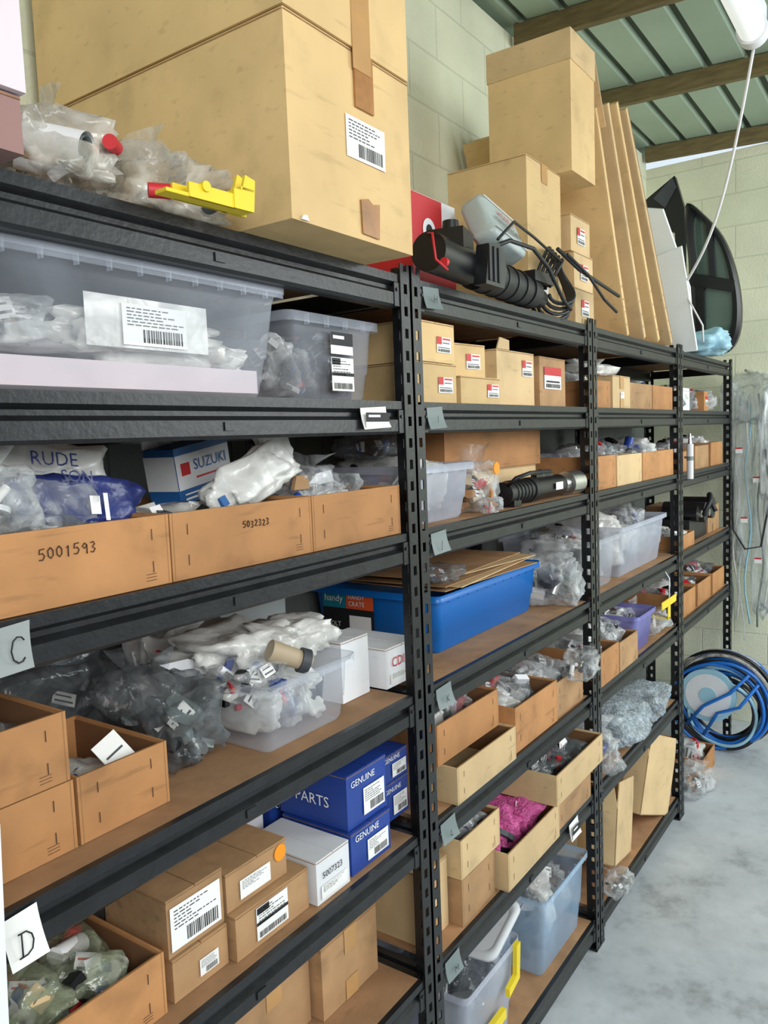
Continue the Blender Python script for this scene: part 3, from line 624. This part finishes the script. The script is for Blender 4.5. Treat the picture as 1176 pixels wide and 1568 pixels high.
b.bag((0,0,0),(.24,.045,.10),BAGW,9,4,.24); b.bag((.09,.0,.035),(.07,.03,.12),BAGW,11,4,.24); b.box(-.115,-.10,-.02,-.01,-.02,.0,SUZ); b.finish('white_mailing_bag')
bagobj((1.36,.2,Z+.10),(.22,.2,.07),BAG,17,nb=8,cols=[WHITE,BLACK,CB2])
b=MB(); b.prism([(1.30,Z+.12),(1.40,Z+.13),(1.39,Z+.155),(1.34,Z+.15)],WHITE,'y',.12,.122); b.prism([(1.24,Z+.12),(1.29,Z+.12),(1.285,Z+.15),(1.25,Z+.15)],CB2,'y',.10,.11); b.finish('paper_slips')
tub(1.615,1.90,.02,.42,Z,.15,TUBL,fill=(31,.16),n=2); bagobj((1.74,.25,Z+.165),(.22,.2,.08),BAGD,18,nb=8)
bagobj((2.0,.1,Z),(.17,.15,.15),BAG,19,nb=14,cols=[CB,BROWNP,BLACK,RED,CI],name='plastic_parts_bag'); bagobj((1.94,.0,Z),(.07,.05,.05),BAG,20,nb=6,cols=[CB,RED],neck=False)
b=MB(); 
def disc(x,y,z,r_,m): 
    b.add([(x+r_*math.cos(i*math.pi/10),y,z+r_*math.sin(i*math.pi/10)) for i in range(20)]+[(x+r_*math.cos(i*math.pi/10),y+.003,z+r_*math.sin(i*math.pi/10)) for i in range(20)],[tuple(range(20))]+[(i,(i+1)%20,20+(i+1)%20,20+i) for i in range(20)],m)
disc(2.02,.020,Z+.125,.018,ORANGE); b.finish('orange_round_sticker')
carton(2.13,2.60,.16,.45,Z,.11,CT2); carton(1.95,2.62,.15,.46,Z+.112,.12,CB)
b=MB(); zc=Z+.041
b.cyl((2.13,.06,zc),(2.30,.06,zc),.036,.036,BLACK,32); b.cyl((2.30,.06,zc),(2.34,.06,zc),.04,.04,RUBBER,32); b.cyl((2.34,.06,zc),(2.56,.06,zc),.038,.036,BLACK,32)
b.cyl((2.56,.06,zc),(2.60,.05,zc),.028,.028,METAL,32); b.cyl((2.60,.05,zc),(2.68,.04,zc+.002),.042,.042,METAL,32); b.cyl((2.68,.04,zc),(2.69,.04,zc),.03,.03,DGREY,32)
b.cyl((2.42,.06,zc+.03),(2.42,.06,zc+.06),.012,.010,BLACK,16); b.box(2.36,2.5,.05,.07,zc+.03,zc+.045,BLACK); b.box(2.15,2.2,.03,.09,Z+.001,Z+.02,BLACK)
b.tube([(2.14,.05,zc+.02),(2.1,.0,zc+.05),(2.2,-.0,zc+.06),(2.4,.02,zc+.055)],.006,RUBBER); b.rect('f',.018,2.44,2.50,zc-.01,zc+.015,LABEL)
for k in range(5): b.cyl((2.17+.025*k,.06,zc),(2.178+.025*k,.06,zc),.0385,.0385,RUBBER,32)
b.finish('black_tilt_cylinder')
tray(2.79,3.02,.01,.4,Z,.125,CB,fill=(41,.10),n=1); tray(3.03,3.35,.01,.4,Z,.12,CT2,fill=(42,.10),n=2); tray(3.36,3.84,.01,.4,Z,.12,CB,fill=(43,.13),n=2)
for x,h,m in ((3.97,.1,CB),(4.3,.12,CB2),(4.65,.13,CB)): tray(x,x+.3,.02,.4,Z,h,m,fill=(int(x*10),.09),n=1)
b=MB(); b.cyl((3.99,-.03,1.70),(3.99,-.03,1.87),.016,.016,WHITE,20); b.cyl((3.99,-.03,1.87),(3.99,-.03,1.92),.010,.005,METAL,16); b.cyl((3.99,-.03,1.79),(3.99,-.03,1.81),.0165,.0165,GREYT,20); b.box(3.985,3.995,-.03,-.004,1.80,1.81,METAL); b.finish('white_grease_tube')
# ------------------------------------------------------------ LEVEL 4
Z=1.3405
OX=-.04
tray(.475,.706,.07,.36,Z,.108,CB,n=1); tray(.475,.702,.07,.36,Z+.11,.108,CB,fill=(51,.03),n=1,bagm=BAGD)
tray(.712,.885,.07,.33,Z,.108,CB,fill=(52,.0),n=1,bagm=BAGW)
bagobj((.82,.43,Z),(.46,.10,.24),BAGD,53,nb=18,rough=.3,cols=[BLACK,GREYT,DGREY]); bagobj((.98,.20,Z),(.14,.26,.19),BAGD,54,nb=14,rough=.3,tilt=('Y',-10),cols=[BLACK,GREYT,DGREY])
def ex2(b):
    b.bag((1.22,.20,Z+.165),(.27,.2,.12),BAGW,71,4,.35); b.bag((1.30,.15,Z+.185),(.15,.16,.08),BAGW,72,4,.35); b.bag((1.14,.13,Z+.15),(.13,.12,.06),BAG,73,4,.3)
    b.bag((1.15,.25,Z+.18),(.16,.14,.05),BAGW,75,4,.35); b.prism([(1.0,Z+.19),(1.07,Z+.185),(1.16,Z+.15),(1.13,Z+.14),(1.06,Z+.15)],WHITE,'y',.22,.223)
    b.cyl((1.17,.09,Z+.195),(1.225,.06,Z+.165),.022,.02,BROWNP,20); b.cyl((1.225,.06,Z+.165),(1.24,.05,Z+.158),.026,.026,DGREY,20); b.cyl((1.24,.05,Z+.158),(1.243,.048,Z+.156),.018,.018,BROWNP,20)
    b.bits((1.14,.12,Z+.145),(.14,.14,.06),33,22,[BBOX,RED,DGREY,WHITE,YEL,BROWNP,BLACK])
tub(1.09,1.385,.03,.33,Z,.145,TUB,fill=(33,.11),n=2,handle=True,extra=ex2)
carton(1.33,1.56,.40,.5,Z,.23,GREYB,name='grey_flat_carton')
clutter(.95,1.32,.38,.48,Z,.24,905,True)
carton(1.425,1.53,.11,.38,Z,.145,WHITE,tape=False,name='white_carton')
carton(1.56,1.70,.08,.30,Z,.10,WHITE,tape=False,name='white_carton',texts=(('CDI','f',.15,.5,.4,RED),),labels=(('f',.1,.9,.1,.35,'txt'),))
OX=0
def ex3(b):
    b.rect('l',1.825,.33,.52,Z+.035,Z+.165,INK,.004)
    b.rect('l',1.825,.43,.52,Z+.11,Z+.165,TEAL,.0055); b.rect('l',1.825,.33,.43,Z+.11,Z+.165,ORR,.0055); b.text('handy','l',1.818,.51,Z+.13,.02,LABEL,w=.07); b.text('HANDY','l',1.818,.42,Z+.14,.02,LABEL,w=.06); b.text('CRATE','l',1.818,.42,Z+.12,.02,LABEL,w=.06)
    b.rect('l',1.825,.34,.42,Z+.045,Z+.09,LABEL,.0055); b.text('BOLT','l',1.818,.50,Z+.055,.02,LABEL,w=.05)
tub(1.81,2.50,.10,.57,Z,.172,BLUE,extra=ex3,name='blue_plastic_crate',taper=.93)
for k,(a,r_,m) in enumerate(((0,-3,CB2),(.02,5,CT2),(-.02,2,CB2),(.03,-6,CT2),(0,3,CB2))):
    b=MB(); b.M=rotM(1.9+a,2.42+a,.1,.45,r_); b.box(1.88+a,2.44+a,.10+.01*k,.46,Z+.175+.007*k,Z+.178+.007*k,m); b.finish('cardboard_sheet')
bagobj((1.86,.12,Z+.208),(.10,.12,.05),BAGD,56,nb=4,neck=False)
bagobj((2.60,.10,Z),(.18,.2,.19),BAG,55,nb=14,rough=.3,cols=[LABEL,WHITE,GREYT,METAL,DGREY])
tub(2.79,3.1,.02,.42,Z,.20,TUB,fill=(61,.2),n=1); tub(3.13,3.78,.02,.45,Z,.215,TUBL,fill=(62,.24),n=3)
b=MB(); b.cyl((4.45,.0,Z+.15),(4.45,.22,Z+.15),.055,.055,RUBBER,20); b.cyl((4.62,.0,Z+.16),(4.62,.22,Z+.16),.06,.06,BLACK,20); b.box(4.30,4.68,.05,.2,Z+.001,Z+.12,BLACK); b.cyl((4.45,-.02,Z+.15),(4.45,.0,Z+.15),.02,.02,METAL,16)
b.cyl((4.36,.02,Z+.15),(4.36,.2,Z+.15),.04,.04,BLACK,20); b.cyl((4.36,.0,Z+.15),(4.36,.02,Z+.15),.02,.02,METAL,16); b.tube(arc((4.45,-.02,Z+.16),.11,190,-10,16,.8),.012,RUBBER); b.finish('black_pump_unit')
tray(3.98,4.28,.02,.4,Z,.07,CB,n=1,fill=(66,.08)); carton(4.72,5.0,.05,.4,Z,.15,CB2)
# ------------------------------------------------------------ LEVEL 5
Z=.9905
OX=-.07
tray(.52,.865,.05,.36,Z,.11,CB,fill=(71,.07),n=2,bagm=BAGG); 
carton(.885,1.012,.055,.22,Z,.078,CB2,labels=(('f',.45,.8,.2,.6,'bar'),),tape=False); carton(.883,1.012,.06,.235,Z+.080,.105,CB2,labels=(('f',.04,.93,.1,.85,'bar'),),tape=False)
carton(1.020,1.225,.04,.24,Z,.087,CB2,labels=(('f',.25,.68,.15,.9,'hdr'),),tape=False); carton(1.020,1.185,.06,.25,Z+.089,.075,CB2,labels=(('f',.2,.7,.15,.65,'txt'),('f',.78,.98,.5,.9,'orange')),tape=False)
OX=-.055
carton(1.22,1.33,.025,.22,Z,.095,WHITE,tape=False,name='white_carton',texts=(('5007323','f',.15,.55,.6,INK),),labels=(('f',.1,.9,.1,.4,'txt'),)); carton(1.19,1.32,.27,.46,Z,.12,WHITE,tape=False,name='white_carton')
def bbox(x0,x1,y0,y1,z,h):
    carton(x0,x1,y0,y1,z,h,BBOX,labels=(('f',.38,.92,.12,.62,'bar'),),tape=False,name='blue_parts_box',texts=(('PARTS','l',.25,.35,.5,LABEL),('GENUINE','f',.08,.75,.6,LABEL)))
bbox(1.345,1.495,.03,.23,Z,.097); bbox(1.35,1.50,.04,.24,Z+.099,.125); bbox(1.565,1.68,.10,.25,Z,.10); bbox(1.565,1.68,.10,.25,Z+.102,.07)
bbox(1.335,1.51,.26,.45,Z,.13); bbox(1.335,1.51,.26,.45,Z+.132,.09)
OX=0
clutter(.85,1.12,.30,.46,Z,.2,906,True)
tray(1.70,2.05,-.005,.35,Z,.10,CT2,n=1); tray(1.68,2.03,.04,.38,Z+.102,.11,CB,fill=(81,.09),n=2)
tray(2.08,2.40,.01,.38,Z,.14,CB,fill=(82,.10),n=2); tray(2.41,2.66,.02,.4,Z,.12,CB2,fill=(83,.11),n=2)
carton(1.66,2.2,.40,.48,Z,.25,CB); clutter(2.22,2.68,.42,.49,Z,.26,911)
bagobj((2.58,.0,Z+.10),(.2,.12,.09),BAG,84,nb=8,cols=[LABEL,DGREY])
tray(2.79,3.0,.0,.4,Z,.13,CB,fill=(85,.12),n=1); tray(3.01,3.24,.0,.4,Z,.12,CB2,fill=(86,.12),n=1); tub(3.25,3.52,.0,.35,Z,.17,TUBP,fill=(87,.15),n=1)
bagobj((3.67,.12,Z),(.24,.25,.12),BAG,88,nb=8)
b=MB(); b.box(3.56,3.80,-.012,-.009,Z+.14,Z+.175,YEL); b.box(3.66,3.70,-.012,-.009,Z+.08,Z+.14,YEL); b.box(3.67,3.69,-.012,.08,Z+.075,Z+.085,YEL); b.tube([(3.68,-.011,Z+.17),(3.67,-.015,Z+.27),(3.66,0,Z+.30)],.003,WHITE); b.finish('yellow_tag')
for x in (4.0,4.35,4.7): tray(x,x+.3,.02,.4,Z,.12,CB,fill=(int(x*11),.08),n=1)
# ------------------------------------------------------------ LEVEL 6
Z=.6205
carton(1.03,1.265,.15,.42,Z,.17,CB2); carton(1.275,1.49,.12,.40,Z,.175,CB2)
carton(1.615,1.74,.06,.34,Z,.20,CT2); 
tray(1.75,1.94,.02,.36,Z,.13,CB2,n=1,fill=(90,.03)); tray(1.75,1.98,.02,.34,Z+.132,.11,CT2,fill=(91,.06),n=1)
tray(1.96,2.34,-.015,.36,Z,.115,CT2,fill=(92,.10),n=2,bagm=PINK); tray(2.36,2.67,.0,.36,Z,.13,CB2,fill=(93,.05),n=1)
tray(2.24,2.66,-.05,.33,Z+.15,.10,CT2,fill=(94,.03),n=2,bagm=BAGD)
bagobj((2.92,.1,Z),(.24,.25,.15),BAG,95,nb=8); bagobj((3.25,.12,Z),(.38,.3,.16),BWRAP,96,nb=14,name='bubble_wrapped_parts',neck=False); bagobj((3.62,.1,Z),(.32,.25,.13),BWRAP,97,nb=12,name='bubble_wrapped_parts',neck=False)
clutter(1.62,2.68,.38,.48,Z,.25,912); clutter(2.8,3.85,.30,.48,Z,.25,913)
clutter(.5,1.0,.2,.4,Z,.2,908)
# ------------------------------------------------------------ LEVEL 7
Z=.1205
def ex4(b):
    b.box(1.84,1.93,-.012,.004,Z+.13,Z+.16,YEL) 
    b.prism([(1.95,Z+.18),(2.02,Z+.20),(2.03,Z+.31),(2.005,Z+.31),(2.0,Z+.22),(1.95,Z+.205)],YEL,'y',-.014,.0)
tub(1.72,2.06,.0,.42,Z,.31,TUBL,fill=(101,.3),n=1,extra=ex4,fillm=BAGD)
b=MB(); b.M=Matrix.Translation((1.965,.17,Z+.355))@Matrix.Rotation(math.radians(-6),4,'X')@Matrix.Rotation(math.radians(-16),4,'Y')
loft(b,[rr(0,0,.20,.34,.03,-.008),rr(0,0,.22,.36,.03,-.006),rr(0,0,.22,.36,.03,.006),rr(0,0,.19,.33,.03,.008),rr(0,0,.17,.31,.03,.003)],WHITE,True,True); b.finish('white_tub_lid')
tub(2.10,2.25,.1,.42,Z,.25,TUBB,fill=(102,.2),n=1); tub(2.27,2.67,.01,.42,Z,.29,TUBB,fill=(103,.26),n=2)
tub(.95,1.45,.05,.45,Z,.3,TUBL,fill=(104,.25))
def flapbox(x0,x1,y0,y1,z,h,rot,tl,m):
    b=MB(); b.M=rotM(x0,x1,y0,y1,rot,('Y',tl),z); t=.004
    b.box(x0,x1,y0,y1,z,z+t,m); b.box(x0,x1,y0,y0+t,z,z+h,m); b.box(x0,x1,y1-t,y1,z,z+h,m); b.box(x0,x0+t,y0,y1,z,z+h,m); b.box(x1-t,x1,y0,y1,z,z+h,m)
    b.prism([(x0,z+h),(x1,z+h),(x1-.02,z+h+.10),(x0+.02,z+h+.10)],m,'y',y0,y0+t); b.prism([(y0,z+h),(y1,z+h),(y1-.02,z+h+.09),(y0+.02,z+h+.09)],m,'x',x0,x0+t)
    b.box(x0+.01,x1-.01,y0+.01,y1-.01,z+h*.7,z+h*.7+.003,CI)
    b.box(x0-.001,x0,y0+.1,y0+.15,z,z+h,TAPE); b.finish('open_cardboard_carton')
flapbox(2.88,3.26,.02,.34,Z+.05,.22,8,18,CT2); flapbox(3.38,3.72,.02,.34,Z+.05,.26,-6,22,CT2)
clutter(2.8,3.8,.37,.48,Z,.3,914)
bagobj((2.95,-.0,Z),(.2,.1,.06),BAG,111,nb=6)
bagobj((4.22,.02,0),(.26,.2,.15),BAG,112,nb=10,cols=[CB,METAL,DGREY]); tray(4.38,4.66,.0,.3,0,.12,CB,fill=(115,.1),n=1)
clutter(4.1,4.6,.33,.48,0,.4,909,True)
# ------------------------------------------------------------ far wall: coil and hanging hoses
b=MB()
def ring(cx,cy,cz,r,mt,th,n=48,ph=0):
    pts=[(cx+.012*math.sin(3*i*2*math.pi/n+ph),cy+(r+.008*math.sin(2*i*2*math.pi/n+ph))*math.cos(2*math.pi*i/n),cz+r*math.sin(2*math.pi*i/n)) for i in range(n+1)]
    b.tube(pts,th,mt,8)
rd=random.Random(5)
for k in range(26):
    rk=.18+rd.random()*.11; ring(4.86+rd.random()*.14,-.01+rd.random()*.05,rk+.015+rd.random()*.04,rk,[BLUET,BLACK,BAGH,BLUEL,BLUET,RUBBER,BLUET,BLACK][k%8],.010,ph=k)
b.cyl((4.85,.08,.34),(4.88,.08,.34),.16,.16,BLUEL,40); b.cyl((4.845,.08,.34),(4.85,.08,.34),.05,.05,BLUEL,24); b.cyl((4.848,.08,.34),(4.85,.08,.34),.13,.13,WHITE,40)
b.tube([(4.83,.2,.15),(4.82,.1,.28),(4.83,-.05,.38),(4.84,-.15,.5)],.010,BLUET); b.tube([(4.83,.1,.10),(4.82,.02,.25),(4.83,-.1,.3),(4.84,-.2,.45)],.010,BLUET)
b.finish('coiled_hose')
b=MB()
for k in range(9):
    y=-.20+.035*k; zt=2.2-.03*k
    b.tube([(5.30+.01*math.sin(k),y+.018*math.sin(j*.9+k),zt-(1.3+.08*(k%3))*j/14) for j in range(15)],.006,[BAGV,BAGW,GREYT,BAGV,BLUEL][k%5])
b.bag((5.30,-.06,2.10),(.14,.32,.30),BAGV,121,4,.3); b.bag((5.31,-.02,1.60),(.08,.12,1.1),BAGV,122,4,.2); b.bag((5.31,-.14,1.35),(.08,.13,1.3),BAGV,124,4,.2); b.bag((5.25,-.2,1.8),(.10,.14,.8),BAGV,125,4,.25)
for (y,z) in ((-.02,1.78),(-.12,1.6),(-.05,1.35),(-.13,1.1)): b.box(5.22,5.224,y-.02,y+.02,z,z+.035,LABEL); b.box(5.219,5.223,y-.02,y+.02,z+.026,z+.035,RED)
b.tube([(5.27,.03,1.6),(5.26,.02,1.3),(5.26,-.05,1.18),(5.26,-.14,1.2),(5.26,-.19,1.5),(5.27,-.16,1.8)],.006,RUBBER)
b.cyl((5.2,-.06,2.28),(5.45,-.06,2.28),.008,.008,METAL); b.finish('hanging_bagged_hoses')
# ------------------------------------------------------------ fluorescent batten, cable
b=MB(); cy=-.42; cz=3.40
b.cyl((2.2,cy,cz),(3.30,cy,cz),.045,.045,LAMP,28); b.cyl((3.29,cy,cz),(3.345,cy,cz),.054,.054,WHITE,28); b.cyl((3.345,cy,cz),(3.36,cy,cz),.054,.04,WHITE,28)
b.box(2.2,3.33,cy-.045,cy+.045,cz+.038,cz+.08,WHITE); b.tube([(2.5,cy,cz+.07),(2.5,cy,3.76)],.006,METAL); b.tube([(3.1,cy,cz+.07),(3.1,cy,3.76)],.006,METAL)
b.finish('fluorescent_light_fitting')
b=MB()
P0=Vector((3.36,-.42,3.38)); P1=Vector((3.9,-.02,2.60))
pts=[]
for i in range(21):
    t=i/20; p=P0.lerp(P1,t); p.z-=.16*math.sin(math.pi*t)*(1-.3*t); p.x+=.05*math.sin(math.pi*t); pts.append(p)
b.tube(pts,.006,WHITE); b.tube([pts[-1],(3.90,-.06,2.52),(3.90,-.11,2.42),(3.91,-.11,2.345)],.004,WHITE); b.finish('white_power_cable')
b=MB(); b.prism([(.30,0),(.442,0),(.45,.9),(.475,1.5),(.30,1.5)],WHITE,'y',-.075,-.06); b.finish('white_panel')
# ------------------------------------------------------------ camera
X=Vector((842,-144,1200)).normalized(); Dn=Vector((502,12900,1200)); Dn=(Dn-X*Dn.dot(X)).normalized(); Yv=X.cross(Dn); Zv=-Dn
right=Vector((X.x,Yv.x,Zv.x)); down=Vector((X.y,Yv.y,Zv.y)); fwd=Vector((X.z,Yv.z,Zv.z))
cd=bpy.data.cameras.new('camera'); cam=bpy.data.objects.new('camera',cd); sc.collection.objects.link(cam)
Rm=Matrix((right,-down,-fwd)).transposed().to_4x4(); cam.matrix_world=Matrix.Translation((0,-1,1.95))@Rm
cd.sensor_fit='VERTICAL'; cd.sensor_height=24; cd.lens=24*1200/1568; cd.clip_start=.02; cd.clip_end=60
sc.camera=cam
# ------------------------------------------------------------ light: bright sky above the horizon, darker yard below
w=bpy.data.worlds.new('w'); sc.world=w; w.use_nodes=True
nt=w.node_tree; bg=nt.nodes['Background']
tc=nt.nodes.new('ShaderNodeTexCoord'); sp=nt.nodes.new('ShaderNodeSeparateXYZ'); nt.links.new(tc.outputs['Generated'],sp.inputs[0])
rp=nt.nodes.new('ShaderNodeValToRGB'); e=rp.color_ramp.elements; e[0].position=.0; e[0].color=(.22,.23,.22,1); e[1].position=.08; e[1].color=(.80,.92,1.0,1)
nt.links.new(sp.outputs['Z'],rp.inputs['Fac']); nt.links.new(rp.outputs[0],bg.inputs[0]); bg.inputs[1].default_value=.95
def area(name,loc,tgt,sx,sy,e,c):
    l=bpy.data.lights.new(name,'AREA'); l.shape='RECTANGLE'; l.size=sx; l.size_y=sy; l.energy=e; l.color=c
    o=bpy.data.objects.new(name,l); o.location=loc; o.rotation_euler=(Vector(tgt)-Vector(loc)).to_track_quat('-Z','Y').to_euler(); sc.collection.objects.link(o)
area('daylight_doorway',(-.4,-3.0,2.9),(2.2,0,2.2),2.4,1.4,92,(1,.985,.95))
area('daylight_opening',(4.2,-3.1,2.6),(4.2,0,1.8),2.5,1.8,92,(.93,.98,1))
